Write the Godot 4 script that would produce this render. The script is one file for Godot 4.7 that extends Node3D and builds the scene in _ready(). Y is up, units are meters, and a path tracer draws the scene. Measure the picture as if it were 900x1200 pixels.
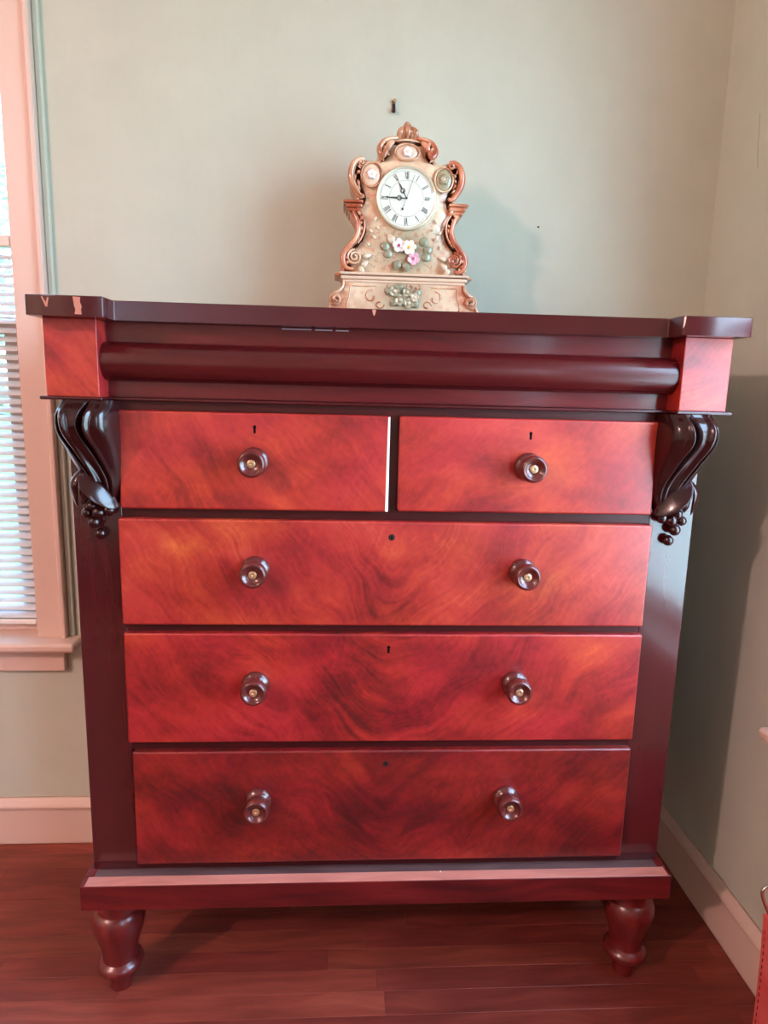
extends Node3D
# A mahogany chest of drawers with a porcelain mantel clock on it, in the corner of a sage green room.
# World: floor y = 0, chest front z = 0, x to the right, metres.

const BACK := -0.513      # face of the back wall
const RIGHT := 0.83       # face of the right wall
const LEFT := -4.6
const FRONT := 4.6
const CEIL := 3.1

var used := {}
var M := {}
var rng := RandomNumberGenerator.new()


# ------------------------------------------------------------------ mesh builder
class Shape:
	var v := PackedVector3Array()
	var n := PackedVector3Array()
	var t := PackedVector2Array()
	var uv_scale := Vector2.ONE
	var uv_at := Vector2.ZERO
	var upright := false      # grain (u) runs along y instead of x

	func map(p: Vector3, nn: Vector3) -> Vector2:
		var a := nn.abs()
		var q: Vector2
		if a.z >= a.x and a.z >= a.y: q = Vector2(p.x, p.y)
		elif a.y >= a.x: q = Vector2(p.x, p.z)
		else: q = Vector2(p.z, p.y)
		if upright: q = Vector2(q.y, q.x)
		return q * uv_scale + uv_at

	func tri(a: Vector3, b: Vector3, c: Vector3, na: Vector3, nb: Vector3, nc: Vector3, ua = null, ub = null, uc = null) -> void:
		var x := (b - a).cross(c - a)
		if x.length_squared() < 1e-18: return
		if ua == null:
			ua = map(a, na); ub = map(b, nb); uc = map(c, nc)
		if x.dot(na + nb + nc) > 0.0:
			v.append_array([a, c, b]); n.append_array([na, nc, nb]); t.append_array([ua, uc, ub])
		else:
			v.append_array([a, b, c]); n.append_array([na, nb, nc]); t.append_array([ua, ub, uc])

	func quad(a: Vector3, b: Vector3, c: Vector3, d: Vector3, nn: Vector3) -> void:
		tri(a, b, c, nn, nn, nn); tri(a, c, d, nn, nn, nn)

	# a box with rounded edges: r its radius, k the divisions of a fillet
	func box(c: Vector3, s: Vector3, r := 0.0, k := 2) -> Shape:
		var h := s / 2.0
		r = minf(r, minf(h.x, minf(h.y, h.z)))
		if r <= 0.0:
			for ax in 3:
				for sg in [-1.0, 1.0]:
					var nn := Vector3.ZERO; nn[ax] = sg
					var e := Vector3.ZERO; e[(ax + 1) % 3] = h[(ax + 1) % 3]
					var f := Vector3.ZERO; f[(ax + 2) % 3] = h[(ax + 2) % 3]
					var o := c + nn * h[ax]
					quad(o - e - f, o + e - f, o + e + f, o - e + f, nn)
			return self
		var st: Array = []
		for ax in 3:
			var l: Array = []
			for i in k + 1: l.append(-h[ax] + r * (1.0 - cos(PI / 2 * i / k) if false else float(i) / k))
			for i in k + 1: l.append(h[ax] - r + r * float(i) / k)
			st.append(l)
		var core := h - Vector3.ONE * r
		for ax in 3:
			var b1 := (ax + 1) % 3
			var b2 := (ax + 2) % 3
			for sg in [-1.0, 1.0]:
				var face := Vector3.ZERO; face[ax] = sg
				var g: Array = []
				for u in st[b1]:
					var row: Array = []
					for w in st[b2]:
						var p := Vector3.ZERO
						p[ax] = sg * h[ax]; p[b1] = u; p[b2] = w
						var q := p.clamp(-core, core)
						var d := (p - q).normalized()
						row.append([c + q + d * r, d])
					g.append(row)
				for i in g.size() - 1:
					for j in g[0].size() - 1:
						var A: Array = g[i][j]; var Bq: Array = g[i + 1][j]; var C: Array = g[i + 1][j + 1]; var D: Array = g[i][j + 1]
						var ma := map(A[0], face); var mb := map(Bq[0], face); var mc := map(C[0], face); var md := map(D[0], face)
						tri(A[0], Bq[0], C[0], A[1], Bq[1], C[1], ma, mb, mc)
						tri(A[0], C[0], D[0], A[1], C[1], D[1], ma, mc, md)
		return self

	# a smooth sheet of points g[i][j]; wrap joins the last j to the first
	func sheet(g: Array, wrap := false, flip := 0, uvs: Array = []) -> Shape:
		var ni := g.size()
		var nj: int = g[0].size()
		var acc: Array = []
		for i in ni:
			var z: Array = []; z.resize(nj); z.fill(Vector3.ZERO); acc.append(z)
		var mid := Vector3.ZERO
		for row in g:
			for p in row: mid += p
		mid /= float(ni * nj)
		var last := nj if wrap else nj - 1
		var sum := 0.0
		for i in ni - 1:
			for j in last:
				var j2 := (j + 1) % nj
				var a: Vector3 = g[i][j]; var b: Vector3 = g[i + 1][j]; var c: Vector3 = g[i + 1][j2]; var d: Vector3 = g[i][j2]
				var f := (c - a).cross(d - b)
				sum += f.dot((a + b + c + d) / 4.0 - mid)
				acc[i][j] += f; acc[i + 1][j] += f; acc[i + 1][j2] += f; acc[i][j2] += f
		var sg := signf(sum) if flip == 0 else float(flip)
		if sg == 0.0: sg = 1.0
		for i in [0, ni - 1]:                       # poles share a normal
			if (g[i][0] as Vector3).distance_to(g[i][nj / 2]) < 1e-6:
				var s := Vector3.ZERO
				for j in nj: s += acc[i][j]
				for j in nj: acc[i][j] = s
		for i in ni:
			for j in nj: acc[i][j] = (acc[i][j] as Vector3).normalized() * sg
		for i in ni - 1:
			for j in last:
				var j2 := (j + 1) % nj
				if uvs.size():
					var e := j + 1 if uvs[0].size() > nj else j2
					tri(g[i][j], g[i + 1][j], g[i + 1][j2], acc[i][j], acc[i + 1][j], acc[i + 1][j2], uvs[i][j], uvs[i + 1][j], uvs[i + 1][e])
					tri(g[i][j], g[i + 1][j2], g[i][j2], acc[i][j], acc[i + 1][j2], acc[i][j2], uvs[i][j], uvs[i + 1][e], uvs[i][e])
				else:
					tri(g[i][j], g[i + 1][j], g[i + 1][j2], acc[i][j], acc[i + 1][j], acc[i + 1][j2])
					tri(g[i][j], g[i + 1][j2], g[i][j2], acc[i][j], acc[i + 1][j2], acc[i][j2])
		return self

	# turned shape: profile of (radius, height); a point given twice makes a crease
	func lathe(prof: Array, seg := 32, x := Transform3D.IDENTITY) -> Shape:
		var g: Array = []
		for p in prof:
			var row: Array = []
			for j in seg:
				var a := TAU * j / seg
				row.append(x * Vector3(p[0] * cos(a), p[1], p[0] * sin(a)))
			g.append(row)
		return sheet(g, true)

	# tube along points, with a radius for each; flat squashes it along «up»
	func tube(pts: Array, rad: Array, seg := 10, flat := 1.0, up := Vector3(0, 0, 1), closed := false) -> Shape:
		var g: Array = []
		var m := pts.size()
		for i in m:
			var a: Vector3 = pts[(i - 1 + m) % m] if closed else pts[maxi(i - 1, 0)]
			var b: Vector3 = pts[(i + 1) % m] if closed else pts[mini(i + 1, m - 1)]
			var d := (b - a).normalized()
			var s := d.cross(up)
			s = s.normalized() if s.length() > 0.05 else d.cross(Vector3(0.31, 0.9, 0.2)).normalized()
			var w := s.cross(d).normalized()
			var r: float = rad[i] if rad.size() > 1 else rad[0]
			var row: Array = []
			for j in seg:
				var q := TAU * j / seg
				row.append(pts[i] + s * (cos(q) * r) + w * (sin(q) * r * flat))
			g.append(row)
		if closed:
			g.append(g[0])
			return sheet(g, true, _side(g))
		g.push_front(_same(pts[0], seg)); g.append(_same(pts[m - 1], seg))
		return sheet(g, true, _side(g))

	func _same(p: Vector3, k: int) -> Array:
		var r: Array = []; r.resize(k); r.fill(p)
		return r

	func _side(g: Array) -> int:                    # outward for a ring, judged ring by ring
		var s := 0.0
		for i in g.size() - 1:
			var m := Vector3.ZERO
			for p in g[i]: m += p
			for p in g[i + 1]: m += p
			m /= float(2 * g[i].size())
			for j in g[i].size():
				var j2: int = (j + 1) % g[i].size()
				s += (g[i + 1][j2] - g[i][j]).cross(g[i][j2] - g[i + 1][j]).dot((g[i][j] + g[i + 1][j2]) / 2.0 - m)
		return 1 if s >= 0.0 else -1

	func ball(c: Vector3, r: Vector3, rows := 10, seg := 16, turn := Basis.IDENTITY) -> Shape:
		var g: Array = []
		for i in rows + 1:
			var a := PI * i / rows
			var row: Array = []
			for j in seg:
				var b := TAU * j / seg
				row.append(c + turn * (Vector3(sin(a) * cos(b), cos(a), sin(a) * sin(b)) * r))
			g.append(row)
		return sheet(g, true)

	# outline in x, y pushed out from z0 to z1, its front edge rounded by r
	func prism(poly: PackedVector2Array, z0: float, z1: float, r := 0.0, x := Transform3D.IDENTITY, k := 4) -> Shape:
		if Geometry2D.is_polygon_clockwise(poly): poly.reverse()
		var m := poly.size()
		var nr: Array = []
		for i in m:
			var e1 := (poly[i] - poly[(i - 1 + m) % m]).normalized()
			var e2 := (poly[(i + 1) % m] - poly[i]).normalized()
			var q := Vector2(e1.y + e2.y, -e1.x - e2.x)
			nr.append(q.normalized() if q.length() > 0.01 else Vector2(e1.y, -e1.x))
		var rings: Array = [[0.0, z0, Vector2(1, 0)], [0.0, z1 - r, Vector2(1, 0)]]   # inset, z, (outward, forward)
		if r > 0.0:
			for i in range(1, k + 1):
				var a := PI / 2 * i / k
				rings.append([r * (1 - cos(a)), z1 - r + r * sin(a), Vector2(cos(a), sin(a))])
		var B := x.basis.orthonormalized()
		for i in rings.size() - 1:
			for j in m:
				var j2 := (j + 1) % m
				var c: Array = []
				for q in [[i, j], [i + 1, j], [i + 1, j2], [i, j2]]:
					var R: Array = rings[q[0]]
					var p: Vector2 = poly[q[1]] - nr[q[1]] * R[0]
					var o: Vector2 = nr[q[1]] * R[2].x
					c.append([x * Vector3(p.x, p.y, R[1]), B * Vector3(o.x, o.y, R[2].y), p * uv_scale + uv_at])
				tri(c[0][0], c[1][0], c[2][0], c[0][1], c[1][1], c[2][1], c[0][2], c[1][2], c[2][2])
				tri(c[0][0], c[2][0], c[3][0], c[0][1], c[2][1], c[3][1], c[0][2], c[2][2], c[3][2])
		for side in [[0.0, z0, -1.0], [r, z1, 1.0]]:
			var q := PackedVector2Array()
			for j in m: q.append(poly[j] - nr[j] * side[0])
			var ids := Geometry2D.triangulate_polygon(q)
			var nn := B * Vector3(0, 0, side[2])
			for i in range(0, ids.size(), 3):
				var P: Array = []
				for w in 3: P.append(q[ids[i + w]])
				tri(x * Vector3(P[0].x, P[0].y, side[1]), x * Vector3(P[1].x, P[1].y, side[1]), x * Vector3(P[2].x, P[2].y, side[1]), nn, nn, nn, P[0] * uv_scale + uv_at, P[1] * uv_scale + uv_at, P[2] * uv_scale + uv_at)
		return self

	func mirrored() -> Shape:                       # across x = 0
		var o := Shape.new()
		for i in range(0, v.size(), 3):
			for w in [0, 2, 1]:
				o.v.append(v[i + w] * Vector3(-1, 1, 1)); o.n.append(n[i + w] * Vector3(-1, 1, 1)); o.t.append(t[i + w])
		return o

	func mesh() -> ArrayMesh:
		var a: Array = []
		a.resize(Mesh.ARRAY_MAX)
		a[Mesh.ARRAY_VERTEX] = v; a[Mesh.ARRAY_NORMAL] = n; a[Mesh.ARRAY_TEX_UV] = t
		var m := ArrayMesh.new()
		m.add_surface_from_arrays(Mesh.PRIMITIVE_TRIANGLES, a)
		return m


# ------------------------------------------------------------------ objects
func numbered(called: String) -> String:
	used[called] = used.get(called, -1) + 1
	return called if used[called] == 0 else "%s_%03d" % [called, used[called]]


func part(called: String, shape, material: Material, parent: Node3D, at := Vector3.ZERO, label := "") -> MeshInstance3D:
	var o := MeshInstance3D.new()
	o.mesh = shape.mesh() if shape is Shape else shape
	o.material_override = material
	o.position = at
	var k := 0
	o.name = called
	while parent.has_node(NodePath(String(o.name))):
		k += 1
		o.name = "%s_%03d" % [called, k]
	parent.add_child(o, true)
	if label: o.set_meta("label", label)
	return o


func thing(called: String, label: String, category: String, at := Vector3.ZERO, group := "") -> Node3D:
	var o := Node3D.new()
	o.name = numbered(called)
	add_child(o, true)
	o.position = at
	o.set_meta("label", label); o.set_meta("category", category)
	if group: o.set_meta("group", group)
	return o


func setting(called: String, label: String, shape = null, material: Material = null) -> Node3D:
	var o: Node3D
	if shape: 
		o = MeshInstance3D.new(); o.mesh = shape.mesh(); o.material_override = material
	else: o = Node3D.new()
	o.name = called
	add_child(o, true)
	o.set_meta("kind", "structure"); o.set_meta("label", label)
	return o


func new_shape(upright := false, at := Vector2.ZERO) -> Shape:
	var s := Shape.new()
	s.upright = upright
	s.uv_at = at
	return s


# smooth curve through points
func curve(pts: Array, per := 6, closed := false) -> Array:
	var o: Array = []
	var m := pts.size()
	for i in (m if closed else m - 1):
		var a = pts[(i - 1 + m) % m] if closed else pts[maxi(i - 1, 0)]
		var b = pts[i]
		var c = pts[(i + 1) % m]
		var d = pts[(i + 2) % m] if closed else pts[mini(i + 2, m - 1)]
		for k in per: o.append(b.cubic_interpolate(c, a, d, float(k) / per))
	if not closed: o.append(pts[m - 1])
	return o


func table(x: float, keys: Array) -> float:          # keys of [x, y], eased between
	if x <= keys[0][0]: return keys[0][1]
	for i in keys.size() - 1:
		if x <= keys[i + 1][0]:
			var a: Array = keys[maxi(i - 1, 0)]
			var b: Array = keys[i]
			var c: Array = keys[i + 1]
			var d: Array = keys[mini(i + 2, keys.size() - 1)]
			return cubic_interpolate_in_time(b[1], c[1], a[1], d[1], (x - b[0]) / (c[0] - b[0]), c[0] - b[0], a[0] - b[0] if i > 0 else -0.1, d[0] - b[0] if i + 2 < keys.size() else c[0] - b[0] + 0.1)
	return keys[-1][1]


# ------------------------------------------------------------------ materials
func mat(called: String, color: Color, rough: float, spec := 0.5, tex: Texture2D = null, coat := 0.0, coat_rough := 0.1, metal := 0.0) -> StandardMaterial3D:
	var m := StandardMaterial3D.new()
	m.resource_name = called
	m.albedo_color = color; m.roughness = rough; m.metallic_specular = spec; m.metallic = metal
	if tex: m.albedo_texture = tex
	if coat > 0.0:
		m.clearcoat_enabled = true; m.clearcoat = coat; m.clearcoat_roughness = coat_rough
	M[called] = m
	return m


func noise(sd: int, freq: float, oct := 3) -> FastNoiseLite:
	var f := FastNoiseLite.new()
	f.seed = sd; f.frequency = freq; f.noise_type = FastNoiseLite.TYPE_SIMPLEX_SMOOTH
	f.fractal_octaves = oct
	return f


func ramp(k: float, stops: Array) -> Color:
	k = clampf(k, 0.0, 1.0) * (stops.size() - 1)
	var i := mini(int(k), stops.size() - 2)
	return (stops[i] as Color).lerp(stops[i + 1], k - i)


# Figured mahogany veneer for a drawer front of w x h metres: plumes that spread from an axis, dark pools, fine grain.
func flame(sd: int, w: float, h: float, axis: float, bend: float, slant: float, dark: Array, lift: float, figure := 1.0) -> ImageTexture:
	var px := int(900 * w)
	var py := int(900 * h)
	var im := Image.create(px, py, false, Image.FORMAT_RGB8)
	var warp := noise(sd, 3.0, 3)
	var bands := noise(sd + 1, 1.0, 3)
	var fine := noise(sd + 2, 1.0, 2)
	var blot := noise(sd + 3, 3.2, 3)
	var chat := noise(sd + 4, 1.0, 2)
	var tone := noise(sd + 5, 3.6, 2)
	var stops := [Color8(78, 13, 15), Color8(124, 22, 23), Color8(162, 37, 34), Color8(186, 58, 43), Color8(208, 90, 58)]
	for j in py:
		var y := h * (1.0 - (j + 0.5) / py)
		for i in px:
			var x := w * (i + 0.5) / px
			var d := x - axis
			var wv := warp.get_noise_2d(x, y)
			var g := y + bend * sqrt(d * d + 0.0009) + slant * d + wv * 0.075 - 0.35 * d * d
			var along := absf(d) + 0.4 * y
			var k := 0.5 + lift + figure * (0.18 * bands.get_noise_2d(g * 16.0, along * 3.0) + 0.17 * chat.get_noise_2d(g * 60.0 + 9.0, along * 9.0) * (0.5 + bands.get_noise_2d(x * 9.0, y * 9.0 + 7.0)))
			k += 0.08 * fine.get_noise_2d(g * 240.0, along * 22.0) + 0.08 * fine.get_noise_2d(x * 60.0, y * 60.0) + figure * 0.24 * maxf(0.0, blot.get_noise_2d(x * 2.0 + 5.0, y * 2.0)) * chat.get_noise_2d(g * 18.0, along * 85.0) + 0.33 * blot.get_noise_2d(x * 1.3, y * 2.2)
			for q in dark:
				var ex: float = (x - q[0]) / q[2]
				var ey: float = (y - q[1]) / q[3]
				k -= q[4] * exp(-ex * ex - ey * ey) * (0.8 + 0.9 * bands.get_noise_2d(g * 30.0 + 40.0, along * 4.0))
			var c := ramp(k, stops)
			var hue := clampf(1.6 * tone.get_noise_2d(x, y * 1.6), -0.6, 1.0)
			c = Color(c.r * (1.0 + 0.03 * hue), c.g * (1.0 + 0.20 * hue), c.b * (1.0 - 0.10 * hue))
			im.set_pixel(i, j, c)
	return ImageTexture.create_from_image(im)


# straight-grained wood, one metre by a half, u along the grain
func straight(sd: int, stops: Array, contrast := 0.5, figure := 0.0) -> ImageTexture:
	var im := Image.create(768, 384, false, Image.FORMAT_RGB8)
	var a := noise(sd, 1.0, 4)
	var b := noise(sd + 1, 1.0, 2)
	var c := noise(sd + 2, 3.0, 2)
	for j in 384:
		var y := j / 768.0
		for i in 768:
			var x := i / 768.0
			# blend both ends so that the picture repeats along the grain
			var e := smoothstep(0.85, 1.0, x)
			var f := smoothstep(0.42, 0.5, y)
			var k := 0.0
			for p in [[x, y, (1 - e) * (1 - f)], [x - 1.0, y, e * (1 - f)], [x, y - 0.5, (1 - e) * f], [x - 1.0, y - 0.5, e * f]]:
				if p[2] > 0.0:
					var yy: float = p[1] + 0.012 * c.get_noise_2d(p[0] * 0.8, p[1])
					k += p[2] * (a.get_noise_2d(p[0] * 2.0, yy * 60.0) * contrast + 0.35 * contrast * b.get_noise_2d(p[0] * 9.0, yy * 320.0) + figure * c.get_noise_2d(p[0] + 3.0 * p[1], p[1] * 2.0))
			im.set_pixel(i, j, ramp(0.5 + k, stops))
	return ImageTexture.create_from_image(im)


func speckle(sd: int, freq: float, stops: Array, size := 256, amp := 0.7) -> ImageTexture:
	var im := Image.create(size, size, false, Image.FORMAT_RGB8)
	var a := noise(sd, freq, 4)
	for j in size:
		for i in size:
			var u := float(i) / size
			var w := float(j) / size
			var k := a.get_noise_3d(cos(u * TAU), sin(u * TAU), cos(w * TAU) + 2.0) + a.get_noise_3d(sin(w * TAU), cos(u * TAU) * 0.7, sin(u * TAU) * 0.9 + 5.0)
			im.set_pixel(i, j, ramp(0.5 + amp * k, stops))
	return ImageTexture.create_from_image(im)


func make_materials() -> void:
	var dark := straight(11, [Color8(52, 14, 15), Color8(75, 20, 22), Color8(98, 31, 30)], 0.2)
	mat("dark_wood", Color(0.92, 0.9, 0.95), 0.26, 0.42, dark, 0.3, 0.14)
	mat("frieze_wood", Color(1.22, 1.05, 1.15), 0.24, 0.42, dark, 0.35, 0.12)
	mat("stile_wood", Color(0.92, 0.88, 0.95), 0.2, 0.55, dark, 0.5, 0.1)
	mat("rail_wood", Color(0.85, 0.82, 0.82), 0.36, 0.42, dark)
	mat("carved_wood", Color(0.6, 0.56, 0.58), 0.24, 0.42, dark, 0.4, 0.12)
	mat("turned_wood", Color(1.2, 1.45, 1.3), 0.24, 0.45, dark, 0.5, 0.1)
	var red := straight(31, [Color8(62, 12, 14), Color8(92, 19, 20), Color8(124, 34, 30)], 0.4, 0.5)
	mat("plinth_wood", Color.WHITE, 0.4, 0.4, red, 0.15, 0.2)
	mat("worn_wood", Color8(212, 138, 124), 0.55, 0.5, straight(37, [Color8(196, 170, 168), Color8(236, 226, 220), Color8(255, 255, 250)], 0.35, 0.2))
	mat("ledge_wood", Color8(112, 84, 84), 0.5, 0.5, straight(38, [Color8(150, 140, 140), Color8(210, 200, 200), Color8(255, 255, 250)], 0.4, 0.3))
	mat("foot_wood", Color(1.0, 0.92, 0.9), 0.3, 0.55, straight(33, [Color8(70, 18, 19), Color8(102, 28, 28), Color8(130, 44, 38)], 0.4), 0.25, 0.2)
	mat("bare_wood", Color8(196, 130, 112), 0.7, 0.3)
	mat("dash_grey", Color8(168, 150, 164), 0.5, 0.4)
	mat("pale_edge", Color8(250, 236, 214), 0.4, 0.5)
	mat("brass", Color8(226, 190, 150), 0.28, 0.5, null, 0.0, 0.1, 0.85)
	mat("black_hole", Color8(14, 8, 8), 0.9, 0.2)
	mat("iron", Color8(60, 44, 40), 0.45, 0.5, null, 0.0, 0.1, 0.6)
	mat("steel", Color8(150, 142, 128), 0.3, 0.5, null, 0.0, 0.1, 0.9)
	mat("chrome", Color8(226, 226, 228), 0.12, 0.5, null, 0.0, 0.1, 1.0)
	# room
	var plaster := mat("wall_paint", Color.WHITE, 0.75, 0.35, speckle(51, 2.2, [Color8(196, 200, 184), Color8(199, 203, 187), Color8(202, 206, 190)], 256, 0.5))
	plaster.uv1_triplanar = true; plaster.uv1_world_triplanar = true; plaster.uv1_scale = Vector3.ONE * 0.6
	plaster.heightmap_enabled = true; plaster.heightmap_scale = 0.06
	plaster.heightmap_texture = speckle(52, 9.0, [Color.BLACK, Color.WHITE], 256, 0.5)
	mat("ceiling_paint", Color8(226, 222, 210), 0.9, 0.2)
	mat("trim_paint", Color8(226, 198, 184), 0.42, 0.5)
	mat("sash_paint", Color8(226, 198, 188), 0.4, 0.5)
	var oak := straight(61, [Color8(100, 41, 33), Color8(126, 55, 45), Color8(152, 73, 58)], 0.45, 0.3)
	for k in 5:
		var f: float = [1.0, 0.94, 1.05, 0.97, 1.02][k]
		mat("floor_%d" % k, Color(f, f * [1.0, 0.98, 1.01, 0.96, 1.03][k], f * 0.98), 0.42, 0.42, oak, 0.1, 0.3)
	mat("subfloor", Color8(30, 14, 11), 0.8, 0.3)
	var pane := mat("glass", Color(0.96, 1.0, 0.99, 0.06), 0.02, 0.5)
	pane.transparency = BaseMaterial3D.TRANSPARENCY_ALPHA
	var slat := mat("slat_white", Color8(236, 238, 240), 0.45, 0.5)
	slat.backlight_enabled = true; slat.backlight = Color(0.60, 0.68, 0.70)
	mat("plastic_white", Color8(240, 238, 234), 0.4, 0.5)
	# clock
	mat("gilt", Color.WHITE, 0.22, 0.6, speckle(71, 2.4, [Color8(160, 92, 62), Color8(212, 160, 124), Color8(248, 226, 196)], 128, 0.9), 0.3, 0.12)
	mat("rust", Color.WHITE, 0.2, 0.6, speckle(72, 2.0, [Color8(154, 72, 46), Color8(194, 112, 80), Color8(232, 178, 142)], 128, 0.9), 0.35, 0.12)
	mat("dial_white", Color8(230, 231, 216), 0.35, 0.5)
	mat("ink", Color8(24, 24, 20), 0.5, 0.4)
	mat("grey_ink", Color8(150, 148, 132), 0.5, 0.4)
	mat("bezel_gold", Color8(226, 216, 190), 0.25, 0.5, null, 0.0, 0.1, 0.45)
	mat("petal_white", Color8(238, 226, 226), 0.3, 0.5, null, 0.5, 0.1)
	mat("petal_cream", Color8(246, 236, 212), 0.3, 0.5, null, 0.5, 0.1)
	mat("petal_pink", Color8(232, 176, 190), 0.3, 0.5, null, 0.5, 0.1)
	mat("petal_sage", Color8(160, 150, 118), 0.3, 0.5, null, 0.5, 0.1)
	mat("pistil_yellow", Color8(206, 176, 84), 0.4, 0.5)
	mat("pistil_rose", Color8(190, 84, 120), 0.4, 0.5)
	mat("leaf_sage", Color8(142, 140, 112), 0.3, 0.5, null, 0.5, 0.1)
	mat("leaf_cream", Color8(214, 196, 166), 0.3, 0.5, null, 0.5, 0.1)
	mat("rose_blush", Color8(224, 192, 164), 0.25, 0.5, null, 0.5, 0.1)
	# bag, outdoors, lamp
	mat("red_leather", Color.WHITE, 0.5, 0.5, speckle(81, 5.0, [Color8(196, 78, 76), Color8(212, 92, 90), Color8(224, 108, 104)], 128, 0.8))
	mat("thread", Color8(84, 22, 26), 0.8, 0.3)
	mat("lawn", Color8(96, 128, 66), 0.9, 0.3)
	mat("bark", Color8(96, 80, 64), 0.9, 0.3)
	var fol := mat("foliage", Color8(204, 234, 226), 0.7, 0.3)
	fol.backlight_enabled = true; fol.backlight = Color(0.5, 0.6, 0.4)
	var bulb := mat("lamp_glass", Color8(255, 236, 205), 0.4, 0.5)
	bulb.emission_enabled = true; bulb.emission = Color(1.0, 0.74, 0.5); bulb.emission_energy_multiplier = 3.0


# ------------------------------------------------------------------ chest of drawers
func knob_shape() -> Array:
	var x := Transform3D(Basis(Vector3.RIGHT, PI / 2).scaled(Vector3(1.14, 1.14, 1.08)), Vector3.ZERO)      # the lathe's y becomes z
	var s := new_shape()
	s.lathe([[0.0, 0.0], [0.0226, 0.0], [0.0226, 0.0], [0.0234, 0.0025], [0.0230, 0.0065], [0.0205, 0.0095], [0.0168, 0.0115], [0.0158, 0.0150], [0.0163, 0.0195],
		[0.0190, 0.0225], [0.0212, 0.0265], [0.0222, 0.0320], [0.0218, 0.0375], [0.0203, 0.0415], [0.0182, 0.0435], [0.0162, 0.0432], [0.0148, 0.0415], [0.0120, 0.0385], [0.0075, 0.0365], [0.0, 0.0360]], 40, x)
	var b := new_shape()
	b.lathe([[0.0, 0.035], [0.0064, 0.035], [0.0064, 0.0384], [0.0064, 0.0384], [0.0054, 0.0392], [0.0022, 0.0390], [0.0022, 0.0390], [0.0016, 0.0376], [0.0, 0.0374]], 20, x)
	return [s.mesh(), b.mesh()]


func corbel_body() -> Shape:                        # right-hand bracket; the left one is its mirror image
	var s := new_shape(true)
	var g: Array = []
	var uvs: Array = []
	var ni := 60
	var nj := 64
	for i in ni + 1:
		var k := float(i) / ni
		var y := 1.2425 - 0.192 * k
		var xo := table(k, [[0.0, 0.586], [0.12, 0.5935], [0.28, 0.5945], [0.5, 0.580], [0.75, 0.560], [1.0, 0.552]])
		var xi := table(k, [[0.0, 0.4885], [0.5, 0.4875], [0.8, 0.492], [1.0, 0.503]])
		var dep := table(k, [[0.0, 0.052], [0.10, 0.070], [0.22, 0.074], [0.45, 0.052], [0.7, 0.030], [0.9, 0.022], [1.0, 0.016]])
		var g1 := table(k, [[0.0, 0.40], [0.25, 0.46], [0.5, 0.37], [0.8, 0.24], [1.0, 0.2]])
		var g2 := table(k, [[0.0, 0.84], [0.25, 0.80], [0.5, 0.74], [0.8, 0.66], [1.0, 0.6]])
		var row: Array = []
		var ur: Array = []
		for j in nj + 1:
			var t := float(j) / nj
			var e := absf(2.0 * t - 1.0)
			var z := pow(maxf(0.0, 1.0 - pow(e, 5.0)), 0.5)
			var f := 1.0
			# three lobes, each rolled up to a crest beside the groove
			f -= 0.22 * exp(-pow((t - g1) / 0.035, 2.0)) * smoothstep(0.0, 0.06, k)
			f += 0.10 * exp(-pow((t - g1 + 0.075) / 0.05, 2.0))
			f -= 0.26 * exp(-pow((t - g2) / 0.022, 2.0)) * smoothstep(0.06, 0.22, k)
			f += 0.10 * exp(-pow((t - g2 + 0.09) / 0.06, 2.0))
			f -= 0.16 * smoothstep(g2, 1.0, t)
			f -= 0.20 * exp(-pow((t - 0.94 + 0.05 * k) / 0.022, 2.0)) * smoothstep(0.02, 0.1, k) * (1.0 - smoothstep(0.35, 0.5, k))
			f -= 0.22 * exp(-pow((t - (g1 + g2) / 2.0) / 0.07, 2.0)) * smoothstep(0.35, 0.8, k)
			row.append(Vector3(lerpf(xi, xo, t), y, -0.002 + z * dep * f))
			ur.append(Vector2(y, t * 0.12))
		g.append(row); uvs.append(ur)
	s.sheet(g, false, 0, uvs)
	for side in [0, ni]:                            # close top and bottom
		var m: Vector3 = (g[side][0] + g[side][nj]) / 2.0
		for j in nj:
			var nn := Vector3(0, 1 if side == 0 else -1, 0)
			s.tri(m, g[side][j], g[side][j + 1], nn, nn, nn)
	return s


func blade(s: Shape, pts: Array, wide: float, thick: float, up := Vector3(0, 0, 1), tip := 0.9) -> Shape:
	var c := curve(pts, 6)
	var rad: Array = []
	for i in c.size():
		var k := float(i) / (c.size() - 1)
		rad.append(maxf(0.0006, wide * pow(sin(PI * pow(clampf(k * 0.97 + 0.02, 0.0, 1.0), tip)), 0.8)))
	return s.tube(c, rad, 14, thick / wide, up)


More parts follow.
